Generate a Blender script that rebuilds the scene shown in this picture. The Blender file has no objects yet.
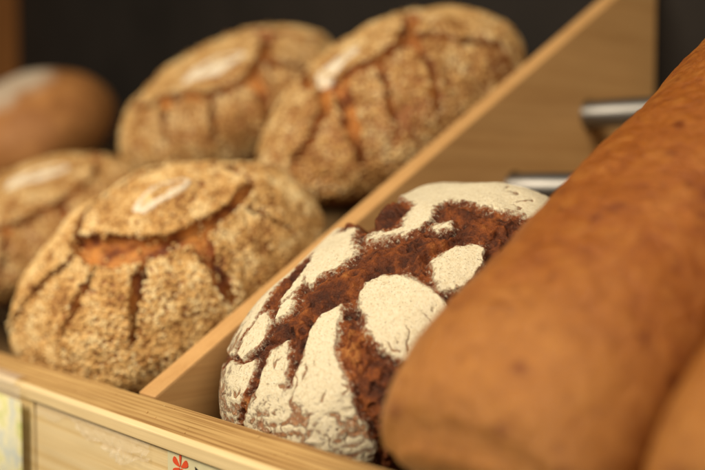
import bpy, bmesh, math
import numpy as np
from mathutils import Vector, Matrix

# ------------------------------------------------------------------ camera, world, lamps, exposure
scene = bpy.context.scene
COL = scene.collection
TH = math.radians(31.0)                      # slope of the rack
CT, ST = math.cos(TH), math.sin(TH)

def rk(u, v, w):
    """rack coordinates (along rail, up the slope, off the slope) to world"""
    return Vector((u, v * CT - w * ST, v * ST + w * CT))

cam_d = bpy.data.cameras.new('camera')
cam = bpy.data.objects.new('camera', cam_d)
COL.objects.link(cam)
scene.camera = cam
cam.location = (0.59173, -0.35142, 0.14758)
cam.rotation_euler = (math.radians(90 - 3.4), 0, math.radians(47.0))
cam_d.sensor_width = 36.0
cam_d.lens = 36.0 * 1000 / 705
cam_d.clip_start = 0.01
cam_d.clip_end = 50
cam_d.dof.use_dof = True
cam_d.dof.focus_distance = 0.622
cam_d.dof.aperture_fstop = 2.75
cam_d.dof.aperture_blades = 0

world = bpy.data.worlds.new('World')
scene.world = world
world.use_nodes = True
world.node_tree.nodes['Background'].inputs[0].default_value = (1.0, 0.84, 0.66, 1)
world.node_tree.nodes['Background'].inputs[1].default_value = 0.08

def area(name, loc, target, size, size_y, power, color):
    d = bpy.data.lights.new(name, 'AREA')
    d.shape = 'RECTANGLE'; d.size = size; d.size_y = size_y
    d.energy = power; d.color = color
    o = bpy.data.objects.new(name, d)
    o.location = loc
    o.rotation_euler = (Vector(target) - Vector(loc)).to_track_quat('-Z', 'Y').to_euler()
    COL.objects.link(o)
    return o

area('front_key_light', (-0.25, -1.15, 1.0), (0.0, 0.12, 0.0), 0.9, 0.6, 31, (1.0, 0.85, 0.64))  # soft key light above the front left, unseen source, not a window
area('right_fill_light', (1.35, -0.35, 1.15), (0.05, 0.2, 0.0), 0.9, 0.6, 17, (1.0, 0.86, 0.66))  # added fill light low at the right, brightens the divider's side face

scene.render.engine = 'CYCLES'
scene.cycles.use_denoising = True
scene.cycles.max_bounces = 8
scene.view_settings.view_transform = 'Standard'
scene.view_settings.look = 'None'
scene.view_settings.exposure = 0.0
scene.view_settings.gamma = 1.0

# ------------------------------------------------------------------ numpy noise
_rng = np.random.default_rng(7)
_perm = np.concatenate([_rng.permutation(256)] * 3)
_grad = _rng.normal(size=(256, 3)); _grad /= np.linalg.norm(_grad, axis=1)[:, None]

def perlin(p):
    p = np.asarray(p, float)
    i = np.floor(p).astype(int); f = p - i; i &= 255
    t = f * f * f * (f * (f * 6 - 15) + 10)
    out = 0
    for a in (0, 1):
        for b in (0, 1):
            for c in (0, 1):
                h = _perm[_perm[_perm[i[..., 0] + a] + i[..., 1] + b] + i[..., 2] + c]
                g = _grad[h]
                dot = g[..., 0] * (f[..., 0] - a) + g[..., 1] * (f[..., 1] - b) + g[..., 2] * (f[..., 2] - c)
                wx = t[..., 0] if a else 1 - t[..., 0]
                wy = t[..., 1] if b else 1 - t[..., 1]
                wz = t[..., 2] if c else 1 - t[..., 2]
                out = out + dot * wx * wy * wz
    return out * 1.5

def fbm(p, o=3, gain=0.5):
    s = 0; a = 1.0
    for k in range(o):
        s = s + a * perlin(p * 2 ** k + 17.3 * k); a *= gain
    return s

def sstep(a, b, x):
    t = np.clip((x - a) / (b - a), 0, 1)
    return t * t * (3 - 2 * t)

# ------------------------------------------------------------------ node helpers
def new_mat(name, rough=0.6, spec=0.5):
    m = bpy.data.materials.new(name); m.use_nodes = True
    nt = m.node_tree; b = nt.nodes['Principled BSDF']
    b.inputs['Roughness'].default_value = rough
    b.inputs['Specular IOR Level'].default_value = spec
    return m, nt, b

def nd(nt, t, **kw):
    n = nt.nodes.new(t)
    for k, v in kw.items():
        if k in n.inputs: n.inputs[k].default_value = v
        else: setattr(n, k, v)
    return n

def ramp(nt, fac, stops):
    r = nt.nodes.new('ShaderNodeValToRGB')
    e = r.color_ramp.elements
    while len(e) < len(stops): e.new(0.5)
    for el, (p, c) in zip(e, stops): el.position = p; el.color = (*c, 1)
    nt.links.new(fac, r.inputs[0])
    return r.outputs[0]

def mixc(nt, fac, a, b, mode='MIX'):
    m = nt.nodes.new('ShaderNodeMix'); m.data_type = 'RGBA'; m.blend_type = mode
    for s, x in ((m.inputs[0], fac), (m.inputs[6], a), (m.inputs[7], b)):
        if hasattr(x, 'links') or isinstance(x, bpy.types.NodeSocket): nt.links.new(x, s)
        elif isinstance(x, (int, float)): s.default_value = x
        else: s.default_value = (*x, 1)
    return m.outputs[2]

def noise(nt, vec, scale, detail=3, rough=0.55, dist=0.0):
    n = nd(nt, 'ShaderNodeTexNoise', Scale=scale, Detail=detail, Roughness=rough, Distortion=dist)
    if vec is not None: nt.links.new(vec, n.inputs['Vector'])
    return n.outputs[0]

def objco(nt, scale=(1, 1, 1), loc=(0, 0, 0)):
    t = nt.nodes.new('ShaderNodeTexCoord'); m = nt.nodes.new('ShaderNodeMapping')
    m.inputs['Scale'].default_value = scale; m.inputs['Location'].default_value = loc
    nt.links.new(t.outputs['Object'], m.inputs[0])
    return m.outputs[0]

def attr(nt, name):
    a = nt.nodes.new('ShaderNodeAttribute'); a.attribute_name = name
    return a

def bump(nt, b, h, strength=0.4, dist=0.001):
    n = nd(nt, 'ShaderNodeBump', Strength=strength, Distance=dist)
    nt.links.new(h, n.inputs['Height']); nt.links.new(n.outputs[0], b.inputs['Normal'])

# ------------------------------------------------------------------ materials
def wood_mat(name, cols, axis=0, lines=260.0, depth=0.5, off=0.0, rings=0.0):
    """softwood board: grain runs along local axis; cols = dark line, mid, light"""
    m, nt, b = new_mat(name, 0.5, 0.35)
    sc = [lines, lines, lines]; sc[axis] = lines * 0.008
    g1 = noise(nt, objco(nt, sc, (off, off * 0.7, off * 1.3)), 1.0, 1.5, 0.5, 0.25)
    c1 = ramp(nt, g1, [(0.38, cols[0]), (0.48, cols[1]), (0.66, cols[2])])
    c1 = mixc(nt, depth, cols[1], c1)
    sf = [1100.0, 1100.0, 1100.0]; sf[axis] = 14.0
    fine = noise(nt, objco(nt, sf), 1.0, 2, 0.6)
    f2 = ramp(nt, fine, [(0.3, (0.82, 0.80, 0.76)), (0.7, (1, 1, 1))])
    c2 = mixc(nt, 0.75, c1, f2, 'MULTIPLY')
    sb = [24.0, 24.0, 24.0]; sb[axis] = 5.0
    f3 = ramp(nt, noise(nt, objco(nt, sb, (off + 2, 0, 0)), 1.0, 3), [(0.3, (0.84, 0.80, 0.74)), (0.7, (1.05, 1.03, 1.0))])
    c3 = mixc(nt, 0.9, c2, f3, 'MULTIPLY')
    if rings:                                    # quarter-sawn edge: close, nearly parallel late-wood lines
        wv = nd(nt, 'ShaderNodeTexWave', Scale=rings, Distortion=2.2, Detail=1.5)
        wv.inputs['Detail Scale'].default_value = 0.8; wv.bands_direction = 'Y'
        wc = [1.0, 1.0, 1.0]; wc[axis] = 0.05
        nt.links.new(objco(nt, wc), wv.inputs[0])
        wr_ = ramp(nt, wv.outputs[1], [(0.0, (0.55, 0.46, 0.36)), (0.22, (0.78, 0.72, 0.64)), (0.5, (1, 1, 1))])
        pm = ramp(nt, noise(nt, objco(nt, (14, 60, 60)), 1.0, 2), [(0.36, (0.15, 0.15, 0.15)), (0.56, (0.85, 0.85, 0.85))])
        c3 = mixc(nt, pm, c3, mixc(nt, 1.0, c3, wr_, 'MULTIPLY'))
    nt.links.new(c3, b.inputs['Base Color'])
    bump(nt, b, g1, 0.35, 0.0006)
    return m

PINE = [(0.54, 0.295, 0.11), (0.65, 0.39, 0.165), (0.69, 0.43, 0.19)]
M = {}
M['divider'] = wood_mat('pine_divider', PINE, 1, 110.0, 0.32)
M['rail'] = wood_mat('pine_rail', [(0.27, 0.135, 0.045), (0.52, 0.335, 0.135), (0.62, 0.43, 0.19)], 0, 620.0, 0.7, 0.0, 112.0)
M['fascia'] = wood_mat('pine_fascia', [(0.73, 0.54, 0.26), (0.82, 0.66, 0.38), (0.85, 0.71, 0.44)], 0, 170.0, 0.7, 4.0)
M['post'] = wood_mat('stained_post', [(0.20, 0.08, 0.02), (0.27, 0.112, 0.03), (0.29, 0.12, 0.033)], 2, 60.0)

m, nt, b = new_mat('dark_wall_paint', 0.7, 0.12)
nt.links.new(ramp(nt, noise(nt, objco(nt, (4, 4, 4)), 1.0, 4), [(0.3, (0.014, 0.0118, 0.0104)), (0.7, (0.026, 0.0215, 0.019))]), b.inputs['Base Color'])
M['wall'] = m

m, nt, b = new_mat('brushed_steel', 0.42, 0.5)
b.inputs['Metallic'].default_value = 1.0
nt.links.new(ramp(nt, noise(nt, objco(nt, (3, 400, 400)), 1.0, 2), [(0.3, (0.26, 0.255, 0.245)), (0.7, (0.36, 0.35, 0.34))]), b.inputs['Base Color'])
M['steel'] = m

# floured farmhouse crust: attribute 'flour' 1 where dusted, 'tone' colours the open crumb
m, nt, b = new_mat('floured_crust', 0.85, 0.3)
def mth(nt, op, a, b_=None, clamp=False):
    n = nt.nodes.new('ShaderNodeMath'); n.operation = op; n.use_clamp = clamp
    for i_, x in enumerate((a, b_)):
        if x is None: continue
        if isinstance(x, (int, float)): n.inputs[i_].default_value = x
        else: nt.links.new(x, n.inputs[i_])
    return n.outputs[0]
def smooth(nt, x, lo, hi):
    n = nt.nodes.new('ShaderNodeMapRange'); n.interpolation_type = 'SMOOTHSTEP'
    n.inputs['From Min'].default_value = lo; n.inputs['From Max'].default_value = hi
    nt.links.new(x, n.inputs['Value'])
    return n.outputs[0]
OC = objco(nt, (1, 1, 1)); OC2 = objco(nt, (1, 1, 1), (3, 5, 1))
edge = attr(nt, 'edge').outputs['Fac']; worn = attr(nt, 'worn').outputs['Fac']; tn = attr(nt, 'tone').outputs['Fac']
n_mid = noise(nt, OC, 210.0, 6, 0.68); n_fine = noise(nt, OC2, 900.0, 4, 0.65); n_pow = noise(nt, OC2, 420.0, 5, 0.7)
e1 = mth(nt, 'ADD', edge, mth(nt, 'MULTIPLY', mth(nt, 'SUBTRACT', n_mid, 0.5), 12.0))       # millimetres
skin = smooth(nt, e1, -1.5, 1.3)
w1 = mth(nt, 'ADD', worn, mth(nt, 'MULTIPLY', mth(nt, 'SUBTRACT', n_pow, 0.5), 2.2))
skin = mth(nt, 'MULTIPLY', skin, mth(nt, 'SUBTRACT', 1.0, mth(nt, 'MULTIPLY', smooth(nt, w1, 0.30, 0.85), 0.85)))
pores = mth(nt, 'MULTIPLY', smooth(nt, n_fine, 0.60, 0.72), 0.45)
skin = mth(nt, 'MULTIPLY', skin, mth(nt, 'SUBTRACT', 1.0, pores))
# loose powder caught on the torn crust near the patches
near = smooth(nt, edge, -8.0, 0.0)
powder = mth(nt, 'MULTIPLY', smooth(nt, mth(nt, 'ADD', n_pow, mth(nt, 'MULTIPLY', near, 0.10)), 0.60, 0.76), mth(nt, 'ADD', mth(nt, 'MULTIPLY', near, 0.55), 0.12))
fl = mth(nt, 'MAXIMUM', skin, powder)
tn2 = mth(nt, 'ADD', tn, mth(nt, 'MULTIPLY', mth(nt, 'SUBTRACT', n_mid, 0.5), 1.1), True)
crumb = ramp(nt, tn2, [(0.0, (0.070, 0.022, 0.011)), (0.28, (0.150, 0.042, 0.014)), (0.55, (0.285, 0.080, 0.018)), (1.0, (0.56, 0.24, 0.065))])
crumb = mixc(nt, 0.7, crumb, ramp(nt, n_fine, [(0.30, (0.60, 0.55, 0.52)), (0.55, (1.0, 1.0, 1.0)), (0.75, (1.6, 1.5, 1.4))]), 'MULTIPLY')
fcol = ramp(nt, n_pow, [(0.30, (0.66, 0.55, 0.36)), (0.46, (0.79, 0.71, 0.51)), (0.70, (0.86, 0.80, 0.63))])
nt.links.new(mixc(nt, fl, crumb, fcol), b.inputs['Base Color'])
rr = nd(nt, 'ShaderNodeMapRange'); rr.inputs['To Min'].default_value = 0.42; rr.inputs['To Max'].default_value = 0.95
nt.links.new(fl, rr.inputs['Value']); nt.links.new(rr.outputs[0], b.inputs['Roughness'])
hh = mth(nt, 'ADD', mth(nt, 'MULTIPLY', n_fine, 0.5), mth(nt, 'MULTIPLY', n_mid, mth(nt, 'SUBTRACT', 1.9, mth(nt, 'MULTIPLY', skin, 1.6))))
bump(nt, b, hh, 0.9, 0.0018)
M['floured'] = m

# crust of the seeded loaves: 'crack' 1 in the burst splits
m, nt, b = new_mat('seeded_loaf_crust', 0.65, 0.35)
ck = attr(nt, 'crack').outputs['Fac']; tn = attr(nt, 'tone').outputs['Fac']
under = ramp(nt, noise(nt, objco(nt, (1, 1, 1)), 260.0, 3), [(0.3, (0.19, 0.064, 0.018)), (0.7, (0.40, 0.17, 0.054))])
split = ramp(nt, tn, [(0.0, (0.075, 0.018, 0.006)), (0.35, (0.23, 0.062, 0.012)), (1.0, (0.62, 0.27, 0.060))])
split = mixc(nt, 0.5, split, ramp(nt, noise(nt, objco(nt, (1, 1, 1)), 500.0, 3, 0.65), [(0.3, (0.6, 0.55, 0.5)), (0.7, (1.15, 1.15, 1.15))]), 'MULTIPLY')
nt.links.new(mixc(nt, ck, under, split), b.inputs['Base Color'])
bump(nt, b, noise(nt, objco(nt, (1, 1, 1)), 600.0, 3, 0.6), 0.4, 0.0006)
M['seedcrust'] = m

m, nt, b = new_mat('toasted_seeds', 0.6, 0.35)
nt.links.new(ramp(nt, attr(nt, 'tone').outputs['Fac'], [(0.0, (0.24, 0.092, 0.023)), (0.26, (0.52, 0.28, 0.085)), (0.7, (0.73, 0.475, 0.185)), (1.0, (0.87, 0.70, 0.39))]), b.inputs['Base Color'])
M['seeds'] = m

m, nt, b = new_mat('wafer_mark', 0.7, 0.3)
nt.links.new(ramp(nt, noise(nt, objco(nt, (1, 1, 1)), 350.0, 3), [(0.34, (0.62, 0.46, 0.24)), (0.54, (0.85, 0.79, 0.67))]), b.inputs['Base Color'])
M['wafer'] = m

# smooth tin loaf crust
m, nt, b = new_mat('tin_loaf_crust', 0.30, 0.5)
co = objco(nt, (1, 1, 1))
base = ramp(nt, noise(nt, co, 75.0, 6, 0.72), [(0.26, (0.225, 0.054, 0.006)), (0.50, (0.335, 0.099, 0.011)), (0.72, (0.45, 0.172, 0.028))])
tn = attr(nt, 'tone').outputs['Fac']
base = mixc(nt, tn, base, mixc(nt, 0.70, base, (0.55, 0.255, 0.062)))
spots = ramp(nt, noise(nt, objco(nt, (1, 1, 1), (3, 1, 2)), 62.0, 2, 0.5), [(0.27, (0.58, 0.44, 0.36)), (0.36, (1, 1, 1))])
pale = ramp(nt, noise(nt, objco(nt, (1, 1, 1), (5, 2, 9)), 75.0, 3, 0.6), [(0.62, (1, 1, 1)), (0.76, (1.35, 1.5, 2.0))])
fleck = ramp(nt, noise(nt, objco(nt, (1, 1, 1), (1, 7, 3)), 210.0, 4, 0.65), [(0.32, (0.66, 0.56, 0.5)), (0.46, (1, 1, 1)), (0.58, (1, 1, 1)), (0.72, (1.3, 1.45, 1.9))])
base = mixc(nt, 0.85, base, fleck, 'MULTIPLY')
base = mixc(nt, 1.0, base, spots, 'MULTIPLY'); base = mixc(nt, 1.0, base, pale, 'MULTIPLY')
nt.links.new(base, b.inputs['Base Color'])
bump(nt, b, noise(nt, co, 150.0, 6, 0.68), 0.9, 0.0035)
M['loaf'] = m

m, nt, b = new_mat('plain_round_crust', 0.6, 0.35)
base = ramp(nt, noise(nt, objco(nt, (1, 1, 1)), 22.0, 5, 0.6), [(0.3, (0.30, 0.12, 0.034)), (0.7, (0.50, 0.235, 0.075))])
nt.links.new(mixc(nt, attr(nt, 'flour').outputs['Fac'], base, (0.62, 0.55, 0.44)), b.inputs['Base Color'])
bump(nt, b, noise(nt, objco(nt, (1, 1, 1)), 200.0, 4), 0.4, 0.001)
M['plaincrust'] = m

m, nt, b = new_mat('clear_plastic', 0.12, 0.6)
b.inputs['Base Color'].default_value = (0.97, 0.97, 0.96, 1)
b.inputs['Alpha'].default_value = 0.11
b.inputs['IOR'].default_value = 1.5
M['plastic'] = m

m, nt, b = new_mat('price_card_paper', 0.6, 0.3)
v = nd(nt, 'ShaderNodeTexVoronoi', Scale=70.0)
nt.links.new(objco(nt, (1, 1, 0.55)), v.inputs['Vector'])
c = ramp(nt, noise(nt, objco(nt, (1, 1, 1.0)), 55.0, 2), [(0.30, (0.30, 0.42, 0.10)), (0.45, (0.62, 0.62, 0.22)), (0.55, (0.74, 0.70, 0.42)), (0.72, (0.50, 0.55, 0.50))])
nt.links.new(c, b.inputs['Base Color'])
M['card'] = m

def flat_mat(name, col, rough=0.55):
    m, nt, b = new_mat(name, rough, 0.35)
    d = tuple(x * 0.9 for x in col)
    nt.links.new(ramp(nt, noise(nt, objco(nt, (1, 1, 1)), 120.0, 3), [(0.3, d), (0.7, col)]), b.inputs['Base Color'])
    return m
M['tag'] = flat_mat('tag_paper', (0.74, 0.69, 0.44))
M['red'] = flat_mat('tag_red_print', (0.78, 0.095, 0.03))
M['black'] = flat_mat('tag_black_print', (0.02, 0.02, 0.018))
M['darkgap'] = flat_mat('shelf_underside', (0.20, 0.12, 0.05))

# ------------------------------------------------------------------ object helpers
def tag(o, label=None, cat=None, group=None, kind=None):
    if label: o['label'] = label
    if cat: o['category'] = cat
    if group: o['group'] = group
    if kind: o['kind'] = kind
    return o

def link(name, me, mat, parent=None):
    o = bpy.data.objects.new(name, me)
    if mat: me.materials.append(mat)
    COL.objects.link(o)
    if parent: o.parent = parent
    return o

def empty(name, loc=(0, 0, 0), rot=(0, 0, 0)):
    o = bpy.data.objects.new(name, None); o.empty_display_size = 0.05
    o.location = loc; o.rotation_euler = rot
    COL.objects.link(o)
    return o

def mesh_np(name, V, F, smooth=True):
    """F: (n,3) or (n,4) int array or list of those"""
    me = bpy.data.meshes.new(name)
    Fs = F if isinstance(F, list) else [F]
    loops = np.concatenate([f.ravel() for f in Fs]).astype(np.int32)
    sizes = np.concatenate([np.full(len(f), f.shape[1]) for f in Fs])
    starts = np.concatenate([[0], np.cumsum(sizes)[:-1]]).astype(np.int32)
    me.vertices.add(len(V)); me.vertices.foreach_set('co', np.asarray(V, np.float32).ravel())
    me.loops.add(len(loops)); me.loops.foreach_set('vertex_index', loops)
    me.polygons.add(len(starts)); me.polygons.foreach_set('loop_start', starts)
    me.update(calc_edges=True); me.validate()
    me.polygons.foreach_set('use_smooth', np.full(len(me.polygons), smooth))
    return me

def fattr(me, name, vals):
    a = me.attributes.new(name, 'FLOAT', 'POINT')
    a.data.foreach_set('value', np.asarray(vals, np.float32).ravel())

def prism(name, prof, x0, x1, mat, parent, bevel=0.0012, cuts=0):
    """profile [(y, z)] swept along x"""
    bm = bmesh.new()
    a = [bm.verts.new((x0, y, z)) for y, z in prof]
    c = [bm.verts.new((x1, y, z)) for y, z in prof]
    n = len(prof)
    bm.faces.new(a[::-1]); bm.faces.new(c)
    for i in range(n): bm.faces.new((a[i], a[(i + 1) % n], c[(i + 1) % n], c[i]))
    bmesh.ops.recalc_face_normals(bm, faces=bm.faces)
    if bevel: bmesh.ops.bevel(bm, geom=list(bm.edges), offset=bevel, segments=2, profile=0.6, affect='EDGES')
    me = bpy.data.meshes.new(name); bm.to_mesh(me); bm.free()
    return link(name, me, mat, parent)

def yz(v, w):
    return (v * CT - w * ST, v * ST + w * CT)

# ------------------------------------------------------------------ setting: the dark wall behind
BACK = 0.629
wall = prism('back_wall', [(BACK, -0.6), (BACK + 0.05, -0.6), (BACK + 0.05, 1.6), (BACK, 1.6)], -3.2, 2.2, M['wall'], None, 0)
tag(wall, kind='structure')

# ------------------------------------------------------------------ the rack
rack = empty('bread_rack', (0, 0, 0))
tag(rack, 'sloping pale pine bread rack with divider board, front rail and steel rods', 'display rack')
UL, UR = -1.51, 0.80
y0, z0 = yz(-0.025, 0.0)
# front rail with a short vertical front edge
yr, zr = yz(-0.0205, 0.0)
prism('front_rail', [(yr, zr - 0.0001), yz(-0.0006, 0.0), yz(-0.0006, -0.013), (yr, zr - 0.0102)], UL, UR, M['rail'], rack, 0.0004)
prism('rail_lipping', [(y0, z0), (yr - 0.0001, zr), (yr - 0.0001, zr - 0.0102), (y0, z0 - 0.0082)], UL, UR, M['fascia'], rack, 0.0008)
# fascia boards below it, with an open joint
fy = y0 + 0.0035
for a, e in ((UL, -0.1195), (-0.1160, UR)):
    prism('fascia_board', [(fy, z0 - 0.0088), (fy, z0 - 0.20), (fy + 0.014, z0 - 0.20), (fy + 0.014, z0 - 0.0088)], a, e, M['fascia'], rack, 0.0008)
# divider board, cut plumb where it meets the wall
vb = lambda w: (BACK - 0.003 + w * ST) / CT
div = prism('divider_board', [yz(0.0006, 0.0), yz(0.0006, -0.125), yz(vb(-0.125), -0.125), yz(vb(0), 0.0)], 0.0, 0.021, M['divider'], rack, 0.0018)
RODV = (0.122, 0.2605, 0.399, 0.5375)
RW, RR = -0.0802, 0.0135
def cyl(name, r, v, w, x0, x1, n=32):
    p = rk(0, v, w)
    V, F = [], []
    for x in (x0, x1):
        for i in range(n):
            t = 2 * math.pi * i / n
            V.append((x, p.y + r * math.cos(t), p.z + r * math.sin(t)))
    me = bpy.data.meshes.new(name)
    F = [(i, (i + 1) % n, n + (i + 1) % n, n + i) for i in range(n)] + [tuple(range(n))[::-1], tuple(range(n, 2 * n))]
    me.from_pydata(V, [], F); me.update()
    me.polygons.foreach_set('use_smooth', [True] * n + [False] * 2)
    return me
for v in RODV:      # clearance holes through the divider
    h = bpy.data.objects.new('hole', cyl('hole', 0.0165, v + 0.0015, RW - 0.0018, -0.01, 0.03)); COL.objects.link(h)
    md = div.modifiers.new('hole', 'BOOLEAN'); md.object = h; md.operation = 'DIFFERENCE'; md.solver = 'EXACT'
dg = bpy.context.evaluated_depsgraph_get()
nme = bpy.data.meshes.new_from_object(div.evaluated_get(dg))
div.modifiers.clear(); div.data = nme
for o in [o for o in COL.objects if o.name.startswith('hole')]: bpy.data.objects.remove(o)
for v in RODV:
    link('steel_rod', cyl('steel_rod', RR, v, RW, UL - 0.03, UR), M['steel'], rack)
# board under the rods
prism('base_board', [yz(0.001, -0.128), yz(0.001, -0.142), yz(0.655, -0.142), yz(0.645, -0.128)], UL, UR, M['darkgap'], rack, 0.001)
# left upright of the rack
prism('upright_post', [(BACK - 0.075, -0.25), (BACK - 0.004, -0.25), (BACK - 0.004, 1.1), (BACK - 0.075, 1.1)], -1.80, UL - 0.022, M['post'], rack, 0.002)

# ------------------------------------------------------------------ round loaves
FLOOR = RW + RR          # top of the rods, off-slope height

def dome(u, v, Ru, Rv, H, m, k, pe, nr, na, face=0.0, warp=0.0, psimax=2.2):
    s = np.linspace(-np.pi, np.pi, na, endpoint=False)
    ph = face + s - warp * np.sin(s)
    t = np.linspace(0, 1, nr)
    ps = (0.004 + (psimax - 0.004) * t)[:, None]
    ph = ph[None] + 0 * ps; ps = ps + 0 * ph
    g = (np.abs(np.cos(ph)) ** m + np.abs(np.sin(ph)) ** m) ** (-1 / m)
    sn = np.abs(np.sin(ps)) ** pe
    x = Ru * sn * g * np.cos(ph); y = Rv * sn * g * np.sin(ph)
    low = -k * H
    zl = np.cos(ps) * k * H * 1.35
    z = np.where(ps < np.pi / 2, np.cos(ps) * (1 - k) * H, np.maximum(zl, low)) + k * H
    return ps, ph, np.stack([x, y, z], -1)

def normals(P):
    a = np.gradient(P, axis=0)
    b = np.roll(P, -1, 1) - np.roll(P, 1, 1)
    n = np.cross(a, b)
    n /= np.linalg.norm(n, axis=-1, keepdims=True) + 1e-12
    if n[len(n) // 3, 0] @ (P[len(n) // 3, 0] - np.array([0, 0, 0.02])) < 0: n = -n
    return n

def dome_mesh(name, P):
    nr, na = P.shape[:2]
    V = P.reshape(-1, 3)
    idx = np.arange(nr * na).reshape(nr, na)
    q = np.stack([idx[:-1], idx[1:], np.roll(idx, -1, 1)[1:], np.roll(idx, -1, 1)[:-1]], -1).reshape(-1, 4)
    V = np.concatenate([V, [P[0].mean(0), np.array([0, 0, max(P[-1][:, 2].min(), 0.0)])]])
    t = nr * na
    f1 = np.stack([np.full(na, t), idx[0], np.roll(idx[0], -1)], -1)
    f2 = np.stack([np.full(na, t + 1), np.roll(idx[-1], -1), idx[-1]], -1)
    return mesh_np(name, V, [q, f1, f2])

def polysdf(q, poly):
    """signed distance, positive inside"""
    p = np.asarray(poly, float); d = np.full(q.shape[:-1], 1e9); ins = np.zeros(q.shape[:-1], bool)
    for i in range(len(p)):
        a, b = p[i], p[(i + 1) % len(p)]
        e = b - a; w = q - a
        t = np.clip((w @ e) / (e @ e + 1e-12), 0, 1)
        dd = w - t[..., None] * e
        d = np.minimum(d, (dd ** 2).sum(-1))
        c = ((a[1] <= q[..., 1]) != (b[1] <= q[..., 1]))
        xi = a[0] + (q[..., 1] - a[1]) * (b[0] - a[0]) / (b[1] - a[1] + 1e-12)
        ins ^= c & (q[..., 0] < xi)
    d = np.sqrt(d)
    return np.where(ins, d, -d)

def strokesdf(q, strokes, sc):
    """distance in mm to the edge of the nearest split (negative inside) and that split's half width"""
    best = np.full(q.shape[:-1], 1e9); hw = np.ones(q.shape[:-1])
    for st in strokes:
        st = np.asarray(st, float)
        for a, b in zip(st[:-1], st[1:]):
            e = b[:2] - a[:2]; w = q - a[:2]
            t = np.clip((w @ e) / (e @ e + 1e-12), 0, 1)
            h = a[2] + t * (b[2] - a[2])
            d = np.sqrt(((w - t[..., None] * e) ** 2).sum(-1)) * sc - h
            m = d < best
            best = np.where(m, d, best); hw = np.where(m, h, hw)
    return best, hw

def bread_root(name, u, v, label, cat, group=None):
    p = rk(u, v, FLOOR + 0.0003)
    o = empty(name, p, (TH, 0, 0))
    return tag(o, label, cat, group)

# ---- floured loaf -------------------------------------------------------------
FLOUR_PATCHES = {
  'top_lip': [(-0.232,0.101),(-0.466,0.091),(-0.524,0.041),(-0.422,-0.052),(-0.218,-0.167),(-0.141,-0.244),(-0.093,-0.251),(-0.077,-0.196),(-0.007,-0.132),(-0.011,-0.044),(-0.117,0.012)],
  'edge_band': [(-0.47,0.13),(-0.39,-0.02),(-0.404,-0.075),(-0.441,-0.135),(-0.447,-0.233),(-0.433,-0.345),(-0.38,-0.423),(-0.393,-0.523),(-0.45,-0.632),(-0.483,-0.731),(-0.569,-0.74),(-0.75,-0.70),(-1.15,-0.5),(-1.25,0.0),(-1.0,0.45),(-0.7,0.3)],
  'streak_a': [(-0.268,-0.125),(-0.229,-0.21),(-0.238,-0.335),(-0.245,-0.365),(-0.219,-0.381),(-0.187,-0.325),(-0.17,-0.234),(-0.209,-0.144)],
  'leaf_a': [(-0.342,-0.463),(-0.27,-0.442),(-0.212,-0.527),(-0.188,-0.619),(-0.229,-0.689),(-0.324,-0.767),(-0.393,-0.742),(-0.427,-0.673),(-0.379,-0.585)],
  'leaf_b': [(-0.181,-0.501),(-0.198,-0.408),(-0.175,-0.324),(-0.191,-0.289),(-0.132,-0.374),(-0.111,-0.447),(-0.163,-0.477)],
  'low_left': [(-1.1,-0.75),(-0.654,-0.855),(-0.497,-0.782),(-0.296,-0.817),(-0.193,-0.781),(-0.177,-0.88),(-0.19,-0.987),(-0.253,-1.105),(-0.347,-1.259),(-0.5,-1.75),(-1.5,-1.2)],
  'mid_left': [(-0.08,-0.714),(0.013,-0.64),(0.062,-0.687),(0.112,-0.782),(0.149,-0.878),(0.171,-0.954),(0.22,-0.907),(0.205,-0.844),(0.208,-0.718),(0.173,-0.638),(0.135,-0.515),(0.135,-0.426),(0.201,-0.333),(0.246,-0.423),(0.296,-0.51),(0.379,-0.602),(0.494,-0.688),(0.601,-0.778),(0.687,-0.874),(0.74,-0.924),(0.838,-0.992),(0.991,-1.153),(1.05,-1.40),(0.9,-1.7),(0.0,-1.85),(-0.36,-1.75),(-0.248,-1.289),(-0.158,-1.144),(-0.128,-1.062),(-0.075,-0.981),(-0.09,-0.871)],
  'round': [(0.24,-0.269),(0.216,-0.203),(0.264,-0.164),(0.384,-0.146),(0.487,-0.156),(0.558,-0.168),(0.664,-0.188),(0.838,-0.229),(0.956,-0.372),(0.909,-0.521),(0.78,-0.563),(0.661,-0.541),(0.546,-0.489),(0.429,-0.426),(0.33,-0.352)],
  'right_a': [(0.474,-0.031),(0.482,0.006),(0.508,0.056),(0.53,0.101),(0.603,0.137),(0.694,0.157),(0.809,0.06),(0.821,-0.09),(0.744,-0.162),(0.67,-0.164),(0.586,-0.111)],
  'ridge': [(1.0,0.6),(0.625,0.459),(0.493,0.396),(0.372,0.351),(0.259,0.355),(0.148,0.337),(0.116,0.265),(0.178,0.159),(0.186,0.098),(0.135,0.057),(0.051,0.015),(-0.009,0.003),(-0.031,0.023),(0.021,0.032),(0.08,0.076),(0.034,0.157),(-0.015,0.289),(-0.158,0.324),(-0.288,0.405),(-0.30,0.75),(-0.2,1.3),(0.6,1.4),(1.1,1.0)],
  'streak_b': [(0.248,0.134),(0.324,0.174),(0.376,0.166),(0.314,0.129)],
  'far_side': [(-0.5,0.6),(-0.9,0.75),(-1.1,1.1),(-0.6,1.5),(-0.35,1.1)],
  'far_right': [(1.0,-0.1),(1.25,0.4),(1.6,0.3),(1.6,-0.6),(1.2,-0.6),(1.05,-0.3)],
}
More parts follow.
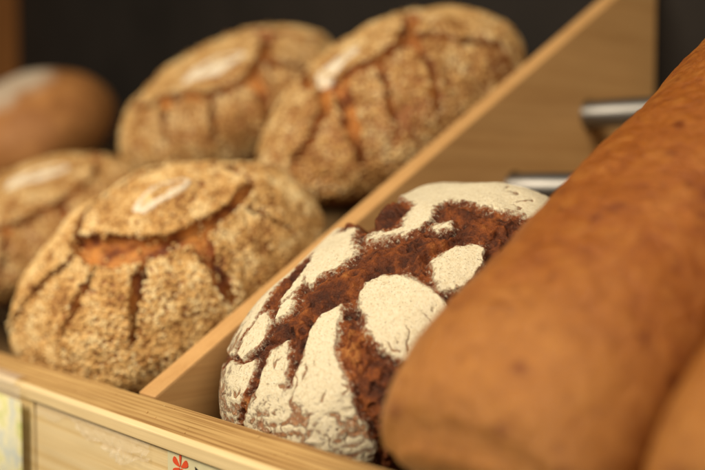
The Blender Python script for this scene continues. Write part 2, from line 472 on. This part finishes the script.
def floured_loaf():
    u, v, Ru, Rv, H, m, k, pe = .1257, .1392, .1018, .1367, .1054, 2.754, .396, .793
    root = bread_root('round_loaf', u, v, 'oval crusty loaf with white floured patches split by dark brown cracks', 'bread')
    ps, ph, P = dome(u, v, Ru, Rv, H, m, k, pe, 480, 1100, math.radians(-65), 0.42)
    q = np.stack([ps * np.cos(ph), ps * np.sin(ph)], -1)
    sc = 112.0
    qq = q + np.stack([fbm(P * 130, 2), fbm(P * 130 + 31.7, 2)], -1) * 0.012
    s = np.full(ps.shape, -1e9)
    for n_, poly in FLOUR_PATCHES.items():
        s = np.maximum(s, polysdf(qq, poly) * sc)
    ins_g = sstep(-1.0, 0.6, s)                                       # relief follows the smooth outline
    dist = np.maximum(-s, 0)
    # open crumb: torn crust, sunk beside the patches and swelling in wide bursts
    sink = -(1 - ins_g) * (0.4 + 3.6 * sstep(0, 5.0, dist) - 5.0 * sstep(4.0, 11, dist))
    wp = P * np.array([1.0, 0.85, 1.0])
    b1 = perlin(wp * 70 + 2); b2 = perlin(wp * 150 + 5); b3 = perlin(wp * 310 + 9)
    grow = sstep(0.0, 3.0, dist)
    rough = (1 - ins_g) * ((2.2 * b1 + 1.5 * b2) * (.35 + .65 * grow) + 1.25 * b3)
    pits = (1 - ins_g) * sstep(.22, .55, perlin(wp * 190 + 15)) * grow * 1.5
    for (kx, ky, kr, kh) in ((-0.13, 0.24, 0.09, 3.0), (-0.40, 0.155, 0.04, 3.5), (0.10, -0.10, 0.22, 1.6), (0.33, 0.25, 0.16, 1.5)):
        rough = rough + kh * np.exp(-(((q - np.array([kx, ky])) / kr) ** 2).sum(-1)) * (1 - ins_g)
    cs, ch = strokesdf(qq, [[(-0.075, 0.058, 1.5), (-0.19, 0.14, 6.0), (-0.30, 0.26, 12.0), (-0.45, 0.45, 20.0), (-0.6, 0.8, 25.0)], [(-0.3, 0.26, 12.0), (-0.9, 0.5, 30.0)]], sc)
    gully = -18.0 * sstep(1.5, -5.0, cs)                              # deep tear behind the upper flap
    # dusted skin: lifted lip at some burst edges, soft waves, checking towards the base
    lip = ins_g * 1.0 * np.exp(-np.maximum(s, 0) / 4.0) * sstep(-.2, .5, perlin(P * 45 + 3) + .2)
    skin = 1.6 * perlin(P * 26 + 3) + ins_g * (1.5 * perlin(P * 30) + 0.4 * perlin(P * 95) + 0.14 * perlin(P * 260))
    chk = np.abs(perlin(np.stack([ph * 7.5 + 0.35 * fbm(P * 110, 2), ps * 1.3, 0 * ps], -1)))
    check = ins_g * sstep(.07, .012, chk) * sstep(.62, .85, ps) * sstep(-.10, .2, perlin(P * 75 + 21))
    # rubbed, flaky band near the base: rows of flour lumps with bare crust between
    wr = 0.7 * perlin(np.stack([ph * 6, ps * 19 + 0.6 * perlin(P * 70), 0 * ps + 2], -1)) + 0.8 * fbm(np.stack([ph * 15, ps * 15, 0 * ps], -1), 2)
    lowl = sstep(0.86, 1.25, ps + 0.10 * perlin(P * 50 + 1))
    side = sstep(-0.25, -0.55, q[..., 0]) * sstep(.55, .85, ps)       # rubbed flank beside the divider
    worn = np.maximum(np.maximum(1.1 * check, (0.56 + 1.25 * wr) * lowl), side * (0.64 + .7 * b2)) - .12
    disp = gully + sink + rough - pits + lip + skin - 0.9 * check - 0.55 * lowl * ins_g * wr
    fade = sstep(2.1, 1.75, ps)
    P = P + normals(P) * (disp * fade * 1e-3)[..., None]
    P[..., 2] = np.maximum(P[..., 2], 0)
    P[..., 0] = np.clip(P[..., 0], -(u - .0225), .2505 - u)
    P[..., 1] = np.maximum(P[..., 1], -v + .0008)
    tone = 0.32 + 0.24 * b1 + 0.30 * fbm(P * 60 + 20, 2) + 0.16 * b2 + 0.14 * b3 - .15 * pits
    tone = tone + 0.22 * np.exp(-(((q - np.array([0.42, -0.62])) / 0.20) ** 2).sum(-1))
    tone = tone + (0.68 - tone) * sstep(-3.0, 0.6, s)
    me = dome_mesh('loaf_crust', P)
    fattr(me, 'edge', np.concatenate([(np.clip(s, -14, 14) + .5).ravel(), [-5, -5]]))
    fattr(me, 'worn', np.concatenate([worn.ravel(), [0, 0]]))
    fattr(me, 'tone', np.concatenate([np.clip(tone, 0, 1).ravel(), [.5, .5]]))
    link('crust', me, M['floured'], root)
floured_loaf()

# ---- seeded loaves --------------------------------------------------------------
CRACKS = {
  'front': [
    [(-0.065,-0.34,2.09),(0.03,-0.467,3.28),(0.174,-0.473,7.27),(0.351,-0.447,9.51),(0.51,-0.41,10.19),(0.63,-0.346,8.61),(0.766,-0.246,7.06),(0.857,-0.094,7.13),(0.879,0.089,5.63),(0.836,0.284,3.69),(0.771,0.415,4.16),(0.692,0.537,1.69),(0.36,0.58,3),(-0.05,0.38,4),(-0.15,-0.1,3),(-0.065,-0.34,2.09)],
    [(0.148,-0.586,2.41),(-0.047,-0.796,3.25),(-0.305,-1.003,2.48),(-0.665,-1.132,0.86)],
    [(0.425,-0.571,0.78),(0.455,-0.723,2.32),(0.464,-0.867,1.93),(0.461,-1.052,0.77)],
    [(0.693,-0.365,2.34),(0.755,-0.459,3.47),(0.814,-0.577,3.05),(0.909,-0.758,1.89),(0.971,-0.915,0.76)],
    [(0.86,-0.049,3.98),(1.027,-0.113,6.3),(1.193,-0.173,5.48),(1.416,-0.231,4.7)],
    [(0.844,0.363,1.65),(1.006,0.422,1.24),(1.146,0.529,1.24),(1.297,0.613,0.83)],
    [(-0.1,0.3,3),(-0.7,0.9,2)], [(-0.15,-0.1,3),(-1.1,-0.1,2)], [(0.36,0.58,3),(0.5,1.2,2)],
  ],
  'mid': [
    [(-0.3,-0.75,3),(-0.012,-0.812,3.41),(0.112,-0.739,3.4),(0.306,-0.682,4.49),(0.69,-0.607,4.43),(0.889,-0.42,5.55),(0.923,-0.243,6.71),(0.795,0.059,6.86),(0.574,0.265,7.02),(0.321,0.416,6.0),(-0.1,0.4,4),(-0.5,0.0,3),(-0.3,-0.75,3)],
    [(0.923,-0.243,6.71),(1.346,-0.38,5.55),(1.671,-0.668,3.36)],
    [(0.249,-0.697,4.5),(0.507,-1.156,2.21)],
    [(0.464,0.341,7.1),(0.586,0.497,5.95),(0.826,0.713,4.78)],
    [(0.962,-0.021,5.66),(1.29,0.199,4.57),(1.392,0.514,4.66)],
    [(0.777,-0.614,2.21),(1.14,-1.038,2.19)], [(-0.5,0,3),(-1.2,0.2,2)], [(-0.1,0.4,3),(-0.3,1.2,2)],
  ],
  'right': [
    [(-0.3,-0.45,3),(-0.13,-0.546,2.93),(0.029,-0.525,3.87),(0.261,-0.568,5.69),(0.319,-0.479,5.7),(0.481,-0.275,4.78),(0.515,-0.061,5.83),(0.367,0.185,6.0),(0.11,0.381,4.14),(-0.25,0.3,4),(-0.45,-0.05,3),(-0.3,-0.45,3)],
    [(0.126,-0.584,4.78),(0.334,-0.763,5.6),(0.318,-0.998,4.64),(0.166,-1.237,3.73)],
    [(0.298,-0.534,6.64),(0.564,-0.744,6.47),(0.78,-0.956,4.57),(0.896,-1.12,3.65)],
    [(0.481,-0.032,4.88),(0.714,0.129,3.91),(0.884,0.225,3.92),(1.177,0.494,3.99)],
    [(0.596,-0.029,2.91),(0.911,-0.165,2.84),(1.266,-0.443,2.79)],
    [(0.474,-0.3,1.5),(0.73,-0.471,1.8),(0.996,-0.692,1.5)],
    [(-0.25,0.3,3),(-0.3,1.1,2)], [(-0.45,-.05,3),(-1.2,0.1,2)],
  ],
  'left': [
    [(0.25,-0.62,3),(0.605,-0.541,3.25),(0.794,-0.334,4.33),(0.869,-0.011,4.4),(0.867,0.204,3.34),(0.794,0.418,2.27),(0.4,0.72,3),(-0.1,0.6,3),(-0.3,0.1,3),(-0.15,-0.4,3),(0.25,-0.62,3)],
    [(0.896,-0.051,4.38),(1.142,-0.115,3.26),(1.412,-0.205,2.16)],
    [(0.703,-0.498,3.24),(0.882,-0.789,3.2),(1.0,-1.1,2)],
    [(0.2,-0.65,3),(0.1,-1.2,2)], [(-0.3,0.1,3),(-1.1,0.2,2)], [(0.4,0.72,3),(0.6,1.3,2)],
  ],
}
def seed_shape(detail):
    bm = bmesh.new()
    if detail: bmesh.ops.create_icosphere(bm, subdivisions=1, radius=1.0)
    else:
        vs = [bm.verts.new(x) for x in ((1, 0, 0), (0, 1, 0), (-1, 0, 0), (0, -1, 0), (0, 0, 1), (0, 0, -1))]
        for a in range(4):
            bm.faces.new((vs[a], vs[(a + 1) % 4], vs[4])); bm.faces.new((vs[(a + 1) % 4], vs[a], vs[5]))
    V = np.array([x.co[:] for x in bm.verts]); F = np.array([[x.index for x in f.verts] for f in bm.faces])
    bm.verts.index_update(); F = np.array([[x.index for x in f.verts] for f in bm.faces])
    bm.free()
    return V, F

def seeded_loaf(key, prm, label, mark, nr, na, nseed, detail, bare=None, seed=1):
    u, v, Ru, Rv, H, m, k, pe = prm
    rng = np.random.default_rng(seed)
    root = bread_root('seeded_loaf', u, v, label, 'bread', 'round seeded loaves left of the divider')
    ps, ph, P = dome(u, v, Ru, Rv, H, m, k, pe, nr, na, math.radians(-30), 0.35)
    q = np.stack([ps * np.cos(ph), ps * np.sin(ph)], -1)
    off = seed * 3.1
    qq = q + np.stack([fbm(P * 90 + off, 3), fbm(P * 90 + 11 + off, 3)], -1) * 0.022
    s, hw = strokesdf(qq, CRACKS[key], 118.0)
    kw = 0.24 if key == 'front' else 0.10
    s = s - 1.8 - kw * hw; hw = hw * (1 + kw) + 1.8
    s = s + 0.8 * fbm(P * 260 + off, 2)
    ck = sstep(0.6, -0.6, s)
    depth = np.clip(1.7 * hw + 2.0, 3, 9)
    sink = -depth * sstep(1.2, -np.minimum(hw, 4.0), s)
    swell = 2.6 * sstep(-4, -8, s)
    lip = 3.0 * np.exp(-np.maximum(s, 0) / 10.0) * (1 - ck) * np.clip(hw / 6, .25, 1)
    und = 3.0 * perlin(P * 22 + off) + 1.8 * perlin(P * 55 + off) + 0.9 * perlin(P * 140)
    disp = sink + swell + lip + und + ck * (0.9 * perlin(P * 190) + 0.5 * perlin(P * 420))
    N = normals(P)
    P = P + N * (disp * sstep(2.1, 1.7, ps) * 1e-3)[..., None]
    P[..., 2] = np.maximum(P[..., 2], 0)
    if key == 'front':
        P[..., 1] = np.maximum(P[..., 1], -v + .003)
    tone = np.clip(0.58 + 0.6 * fbm(P * 55 + off, 3) - 0.45 * sstep(-1.5, 0.6, s) + .15 * perlin(P * 300), 0, 1)  # splits darkened towards their edges: shade under the lips put into the colour
    me = dome_mesh('loaf_crust', P)
    fattr(me, 'crack', np.concatenate([ck.ravel(), [0, 0]]))
    fattr(me, 'tone', np.concatenate([tone.ravel(), [.5, .5]]))
    crust = link('crust', me, M['seedcrust'], root)
    # seeds pressed into the crust
    N = normals(P)
    d1 = np.linalg.norm(np.diff(P, axis=0, append=P[-1:]), axis=-1)
    d2 = np.linalg.norm(np.roll(P, -1, 1) - P, axis=-1)
    wgt = d1 * d2 * (0.03 + 0.97 * sstep(-.2, .8, s)) * sstep(1.98, 1.8, ps)
    if bare is not None: wgt = wgt * bare(q, P)
    wgt = (wgt / wgt.sum()).ravel()
    ids = rng.choice(len(wgt), nseed, p=wgt)
    i, j = np.unravel_index(ids, ps.shape)
    C0 = P[i, j] + (rng.random((nseed, 1)) - .5) * (np.roll(P, -1, 1) - P)[i, j]
    n = N[i, j] + rng.normal(size=(nseed, 3)) * 0.22; n /= np.linalg.norm(n, axis=1)[:, None]
    r = rng.normal(size=(nseed, 3)); t = np.cross(n, r); t /= np.linalg.norm(t, axis=1)[:, None]
    bb = np.cross(n, t)
    SV, SF = seed_shape(detail)
    size = rng.uniform(.85, 1.4, (nseed, 1)) * 1.12e-3
    jit = 1 + rng.uniform(-.13, .13, (nseed, len(SV), 1))
    L = SV[None] * jit
    V = (C0 + N[i, j] * rng.uniform(-.1, .9, (nseed, 1)) * 1e-3)[:, None] \
        + (size * rng.uniform(1.25, 1.75, (nseed, 1)))[:, None] * L[..., 0:1] * t[:, None] \
        + (size * rng.uniform(1.05, 1.4, (nseed, 1)))[:, None] * L[..., 1:2] * bb[:, None] \
        + (size * 1.0)[:, None] * L[..., 2:3] * n[:, None]
    nv = len(SV)
    F = (SF[None] + (np.arange(nseed) * nv)[:, None, None]).reshape(-1, 3)
    V = V.reshape(-1, 3)
    V[:, 2] = np.maximum(V[:, 2], 0.0002)
    if key == 'front': V[:, 1] = np.maximum(V[:, 1], -v + .0008)
    if key in ('front', 'right'): V[:, 0] = np.minimum(V[:, 0], -u - .0012 - 0.0)
    sm = mesh_np('seed_coating', V, F)
    st = np.clip(.60 + .55 * fbm(C0 * 45 + off, 2) + rng.normal(size=nseed) * .22, 0, 1)
    fattr(sm, 'tone', np.repeat(st, nv))
    tag(link('seed_coating', sm, M['seeds'], root), kind='stuff')
    # white oval wafer ring lying on the cap
    (mx, my), ang, la, lb, wd = mark
    nt_, nw = 72, 5
    pts, quads = [], []
    tree = P.reshape(-1, 3); qf = q.reshape(-1, 2)
    for a in range(nt_):
        th = 2 * math.pi * a / nt_
        for c in range(nw):
            o = (c / (nw - 1) - .5) * wd * 1.35 * (0.55 + 0.45 * math.sin(th + 3.9)) * (1 + .3 * math.sin(5 * th + seed))
            lx, ly = (la + o) * math.cos(th), (lb + o) * math.sin(th)
            qx = mx + lx * math.cos(ang) - ly * math.sin(ang); qy = my + lx * math.sin(ang) + ly * math.cos(ang)
            w_ = np.argmin((qf[:, 0] - qx) ** 2 + (qf[:, 1] - qy) ** 2)
            up = 0.0024 + 0.0007 * (1 - abs(c / (nw - 1) - .5) * 2)
            pts.append(tree[w_] + N.reshape(-1, 3)[w_] * up)
    pts = np.array(pts).reshape(nt_, nw, 3)
    for _ in range(3): pts = (np.roll(pts, 1, 0) + 2 * pts + np.roll(pts, -1, 0)) / 4
    bot = pts - np.array([0, 0, 0.003])
    allp = np.concatenate([pts, bot[:, ::-1]], 1)     # closed band
    n2 = allp.shape[1]; ix = np.arange(nt_ * n2).reshape(nt_, n2)
    qd = np.stack([ix, np.roll(ix, -1, 0), np.roll(np.roll(ix, -1, 0), -1, 1), np.roll(ix, -1, 1)], -1).reshape(-1, 4)
    link('wafer_mark', mesh_np('wafer_mark', allp.reshape(-1, 3), qd), M['wafer'], root)

seeded_loaf('front', (-.165, .142, .122, .1395, .1355, 2.7, .31, 1.08),
            'seeded round loaf beside the divider, against the front rail, wide orange split under its cap',
            ((0.37, 0.075), 1.45, 0.185, 0.075, 0.055), 240, 520, 30000, True, seed=1)
seeded_loaf('left', (-.54, .203, .143, .135, .108, 2.2, .36, 1.0),
            'seeded round loaf partly behind the loaf with the wide orange split, near front rail',
            ((0.28, 0.16), 0.9, 0.24, 0.08, 0.10), 150, 320, 20000, False, seed=2)
seeded_loaf('mid', (-.397, .4380, .127, .1475, .1464, 2.05, .56, 1.02),
            'seeded round loaf at the back between plain brown loaf and loaf touching divider',
            ((0.44, -0.22), 1.02, 0.24, 0.09, 0.12), 150, 320, 19000, False, seed=3)
seeded_loaf('right', (-.1475, .4540, .118, .168, .1310, 2.15, .3732, 1.1),
            'tall seeded round loaf at the back beside the divider, with bare reddish flank',
            ((0.05, -0.36), 1.0, 0.18, 0.055, 0.09), 170, 340, 17000, False, seed=4,
            bare=lambda q, P: 1 - 0.85 * np.clip(np.exp(-(((q - np.array([1.10, -0.66])) / 0.17) ** 2).sum(-1)) * 1.6 + np.exp(-(((q - np.array([1.36, 0.45])) / 0.20) ** 2).sum(-1)) * 1.5 + .25 * perlin(P * 70), 0, 1))

# ---- plain brown loaf -----------------------------------------------------------
def plain_loaf():
    u, v, Ru, Rv, H = -.9392, .4297, .138, .139, .150
    root = bread_root('plain_round_loaf', u, v, 'plain brown round loaf with dusty pale top near the wooden upright', 'bread')
    ps, ph, P = dome(u, v, Ru, Rv, H, 2.1, .38, 1.0, 140, 260)
    disp = 3.5 * perlin(P * 14 + 4) + 1.2 * perlin(P * 45) + .4 * perlin(P * 160)
    P = P + normals(P) * (disp * sstep(2.1, 1.7, ps) * 1e-3)[..., None]
    P[..., 2] = np.maximum(P[..., 2], 0)
    fl = sstep(.75, .35, ps + .25 * fbm(P * 25, 3)) * .8
    me = dome_mesh('loaf_crust', P)
    fattr(me, 'flour', np.concatenate([fl.ravel(), [0, 0]]))
    link('crust', me, M['plaincrust'], root)
plain_loaf()

# ---- long tin loaves --------------------------------------------------------------
def tin_loaf(uc, a, b, v0, length, label, seed, rot=0.0, n=2.6):
    root = bread_root('tin_loaf', uc, v0, label, 'bread')
    root.rotation_euler = (Matrix.Rotation(TH, 3, 'X') @ Matrix.Rotation(rot, 3, 'Z')).to_euler()
    nl, nc = 220, 220
    h0 = -FLOOR                                  # height of the loaf's widest line above its base
    t = np.linspace(0, 1, nl)[:, None]
    th = np.linspace(-np.pi / 2, 1.5 * np.pi, nc, endpoint=False)[None]
    ct, st = np.cos(th), np.sin(th)
    cx = np.sign(ct) * np.abs(ct) ** (2 / n)
    up = np.abs(st) ** (2 / n)
    nb = 5.0                                      # squarer, tin-shaped underside
    cxl = np.sign(ct) * np.abs(ct) ** (2 / nb); dn = np.abs(st) ** (2 / nb)
    X = np.where(st >= 0, cx, cxl * (1 - 0.10 * dn))
    Z = np.where(st >= 0, up * b, -dn * h0)
    # rounded ends
    e = 0.052
    y = t * length
    dl = np.minimum(y, length - y)
    f = np.clip(dl / e, 0, 1)
    r = (1 - (1 - f) ** 2.4) ** (1 / 2.4)
    r = np.maximum(r, 0.0)
    x = a * X * (0.80 + 0.20 * r) * np.where(dl < 1e-6, 0.97, 1)
    z = h0 + np.where(Z > 0, Z * (0.55 + 0.45 * r), Z)
    yy = np.where(t < .5, y, y) + 0 * th
    # the upper part of each end bulges out over the rail
    endw = (1 - f)
    yy = yy - np.where(t < .5, 1, -1) * 0.016 * endw * sstep(0.004, 0.035, z - h0)
    P = np.stack([x + 0 * yy, yy, z + 0 * yy], -1)
    # tuck the end faces in to close them
    disp = 2.2 * perlin(P * 16 + seed) + 1.1 * perlin(P * 42 + seed) + 0.45 * perlin(P * 120 + seed) + 0.18 * perlin(P * 330)
    V = P.reshape(-1, 3)
    idx = np.arange(nl * nc).reshape(nl, nc)
    qd = np.stack([idx[:-1], np.roll(idx, -1, 1)[:-1], np.roll(idx, -1, 1)[1:], idx[1:]], -1).reshape(-1, 4)
    rings, faces = [V], [qd]
    base = len(V); prev = idx[0]; first = P[0].copy(); cen = first.mean(0)
    extra = []
    for end, ring in ((0, P[0]), (1, P[-1])):
        prev = idx[0] if end == 0 else idx[-1]
        cen = ring.mean(0); sgn = -1 if end == 0 else 1
        for jn, s_ in enumerate((0.985, 0.95, 0.88, 0.75, 0.55, 0.3, 0.1)):
            rg = cen + (ring - cen) * s_
            rg[:, 1] += sgn * 0.010 * (1 - s_ ** 2) ** .5 * sstep(0.004, 0.04, rg[:, 2] - h0)
            rings.append(rg); ni = np.arange(base, base + nc); base += nc
            qf = np.stack([prev, ni, np.roll(ni, -1), np.roll(prev, -1)], -1)
            faces.append(qf if end == 0 else qf[:, ::-1]); prev = ni
        rings.append(rg.mean(0)[None]); cidx = base; base += 1
        tf = np.stack([prev, np.full(nc, cidx), np.roll(prev, -1)], -1)
        faces.append(tf if end == 0 else tf[:, ::-1])
    V = np.concatenate(rings)
    me = mesh_np('loaf_crust', V, [f for f in faces if f.shape[1] == 4] + [f for f in faces if f.shape[1] == 3])
    bm = bmesh.new(); bm.from_mesh(me); bmesh.ops.recalc_face_normals(bm, faces=bm.faces); bm.to_mesh(me); bm.free()
    nrm = np.empty(len(V) * 3, np.float32); me.vertices.foreach_get('normal', nrm); nrm = nrm.reshape(-1, 3)
    disp = 2.0 * perlin(V * 15 + seed) + 1.0 * perlin(V * 42 + seed) + 0.4 * perlin(V * 120 + seed) + 0.15 * perlin(V * 330)
    V2 = V + nrm * (disp * sstep(0.0, 0.02, V[:, 2]) * 1e-3)[:, None]
    V2[:, 2] = np.maximum(V2[:, 2], 0)
    V2[:, 0] = np.clip(V2[:, 0], -a - .0005, a + .0005)
    V2[:, 1] = np.where(V2[:, 2] < h0 + .003, np.maximum(V2[:, 1], 0.0), V2[:, 1])
    me.vertices.foreach_set('co', V2.astype(np.float32).ravel()); me.update()
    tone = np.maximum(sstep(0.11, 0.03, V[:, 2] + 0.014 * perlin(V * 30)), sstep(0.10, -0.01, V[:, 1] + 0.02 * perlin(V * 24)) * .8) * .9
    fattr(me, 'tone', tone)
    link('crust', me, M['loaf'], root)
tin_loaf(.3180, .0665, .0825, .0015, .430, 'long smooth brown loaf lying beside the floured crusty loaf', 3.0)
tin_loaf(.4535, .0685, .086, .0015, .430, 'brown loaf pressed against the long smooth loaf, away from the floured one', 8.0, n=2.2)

# ------------------------------------------------------------------ price card in a clear sleeve
def sheet(name, x0, x1, z0_, z1, y, th, mat, parent, nx=1, nz=1, fn=None):
    """thin closed sheet facing -y"""
    V, F = [], []
    for s_ in (0, 1):
        for i in range(nx + 1):
            for j in range(nz + 1):
                x = x0 + (x1 - x0) * i / nx; z = z0_ + (z1 - z0_) * j / nz
                d = fn(x, z) if fn else 0
                V.append((x, y + d + s_ * th, z))
    st = (nx + 1) * (nz + 1); ix = lambda i, j, s_: s_ * st + i * (nz + 1) + j
    for i in range(nx):
        for j in range(nz):
            F.append((ix(i, j, 0), ix(i + 1, j, 0), ix(i + 1, j + 1, 0), ix(i, j + 1, 0)))
            F.append((ix(i, j, 1), ix(i, j + 1, 1), ix(i + 1, j + 1, 1), ix(i + 1, j, 1)))
    for i in range(nx):
        for j in (0, nz):
            f = (ix(i, j, 0), ix(i, j, 1), ix(i + 1, j, 1), ix(i + 1, j, 0)); F.append(f if j == 0 else f[::-1])
    for j in range(nz):
        for i in (0, nx):
            f = (ix(i, j, 0), ix(i, j + 1, 0), ix(i, j + 1, 1), ix(i, j, 1)); F.append(f if i == 0 else f[::-1])
    me = bpy.data.meshes.new(name); me.from_pydata(V, [], F); me.update()
    me.polygons.foreach_set('use_smooth', [True] * len(F))
    return link(name, me, mat, parent)

holder = empty('card_sleeve', (0, 0, 0))
tag(holder, 'clear plastic sleeve with green and yellow card hanging on the front rail', 'price card')
hx0, hx1 = -0.235, -0.1235
sheet('card', hx0 + .003, hx1 - .002, z0 - 0.145, z0 - 0.010, y0 - 0.0042, 0.0006, M['card'], holder)
sheet('sleeve', hx0, hx1, z0 - 0.15, z0 + 0.001, y0 - 0.0058, 0.0005, M['plastic'], holder, 12, 20,
      lambda x, z: -0.0006 * math.sin(x * 90) - 0.0008 * math.sin(z * 70))
# hooked lip over the rail edge
hk = []
for i in range(13):
    t = i / 12 * math.pi * 0.75
    hk.append((y0 - 0.0052 + 0.008 * (1 - math.cos(t)), z0 + 0.001 + 0.0065 * math.sin(t)))
prof = hk + [(y + .0006, z - .0008) for y, z in hk[::-1]]
prism('hook', prof, hx0, hx1 - .012, M['plastic'], holder, 0)

# crumpled film left under the rail edge
film = empty('film_remnant', (0, 0, 0))
tag(film, 'crumpled strip of clear film clinging below the front rail edge', 'plastic film')
nx, nz = 170, 26
xs = np.linspace(-0.112, 0.047, nx); zs = np.linspace(0, 1, nz)
XX, ZZ = np.meshgrid(xs, zs, indexing='ij')
ext = 0.012 + 0.006 * np.sin(xs * 38 + 1) + 0.003 * np.sin(xs * 131)
crm = sstep(-0.09, 0.02, XX)
FZ = z0 - 0.0088 - ZZ * ext[:, None]
pn = np.stack([XX * 160, ZZ * 2.5, 0 * XX], -1)
FY = fy - 0.0011 - (0.0006 + 0.0028 * crm) * (np.abs(perlin(pn)) * 1.6 + .5 * np.abs(perlin(pn * 2.3 + 7))) * (0.25 + ZZ)
V = np.stack([XX, FY, FZ], -1).reshape(-1, 3)
ix = np.arange(nx * nz).reshape(nx, nz)
qd = np.stack([ix[:-1, :-1], ix[:-1, 1:], ix[1:, 1:], ix[1:, :-1]], -1).reshape(-1, 4)
link('film', mesh_np('film', V, qd), M['plastic'], film)

# ------------------------------------------------------------------ paper tag with a red flower
ty = fy - 0.0008
tagr = empty('paper_tag', (0.067, ty, z0 - 0.06))
tag(tagr, 'cream paper tag with red flower emblem stuck below the front rail', 'tag')
lx = 0.067
def tpart(name, pts, mat, lift):
    bm = bmesh.new()
    f = [bm.verts.new((x - lx, -lift, z - (z0 - 0.06))) for x, z in pts]
    bk = [bm.verts.new((x - lx, -lift + 0.00025, z - (z0 - 0.06))) for x, z in pts]
    n = len(pts)
    bm.faces.new(f); bm.faces.new(bk[::-1])
    for i in range(n): bm.faces.new((f[i], f[(i + 1) % n], bk[(i + 1) % n], bk[i]))
    bmesh.ops.recalc_face_normals(bm, faces=bm.faces)
    me = bpy.data.meshes.new(name); bm.to_mesh(me); bm.free()
    return link(name, me, mat, tagr)
tpart('card', [(lx, z0 - .065), (lx + .085, z0 - .065), (lx + .085, z0 - .0094), (lx, z0 - .0094)], M['tag'], 0.0)
fcx, fcz = 0.0815, -0.0303
for i in range(6):
    an = math.radians(90 + 60 * i + (0 if i else 0))
    ln = 0.0082 if i in (0, 3) else 0.0088
    wd = 0.0019 if i in (0, 3) else 0.0036
    pts = []
    for (t, w_) in ((0.10, 0.12), (0.35, .5), (.6, .85), (.85, 1), (1.0, .75), (1.05, 0), (1.0, -.75), (.85, -1), (.6, -.85), (.35, -.5), (.10, -.12)):
        r_, o_ = t * ln, w_ * wd / 2 * 1.25
        pts.append((fcx + r_ * math.cos(an) - o_ * math.sin(an), fcz + r_ * math.sin(an) + o_ * math.cos(an)))
    tpart('petal', pts, M['red'], 0.0004)
# black print beside the flower, running out of sight
tpart('print_mark', [(0.0972, -0.0262), (0.1030, -0.0285), (0.1060, -0.040), (0.0995, -0.040)], M['black'], 0.0004)

# ------------------------------------------------------------------ loose crumbs and seeds on the rail and divider edge
rngc = np.random.default_rng(5)
SV, SF = seed_shape(True)
CV, CF = [], []
nC = 34
for i in range(nC):
    r_ = rngc.uniform(.0002, .0007)
    if i < 26: p = rk(rngc.uniform(-.12, .24), rngc.uniform(-.019, -.0015), r_ * .6)
    else: p = rk(rngc.uniform(.003, .018), rngc.uniform(.01, .5), r_ * .6)
    R_ = np.array(Matrix.Rotation(rngc.uniform(0, 6), 3, rngc.normal(size=3).tolist()))
    V_ = (SV * (1 + rngc.uniform(-.3, .3, (len(SV), 1))) * np.array([1.6, 1, .5]) * r_) @ R_.T + np.array(p)
    CV.append(V_); CF.append(SF + i * len(SV))
cm = mesh_np('loose_crumbs', np.concatenate(CV), np.concatenate(CF))
fattr(cm, 'tone', np.repeat(rngc.uniform(.2, 1, nC), len(SV)))
tag(link('loose_crumbs', cm, M['seeds']), 'loose crumbs scattered on the front rail and divider edge', 'crumbs', kind='stuff')
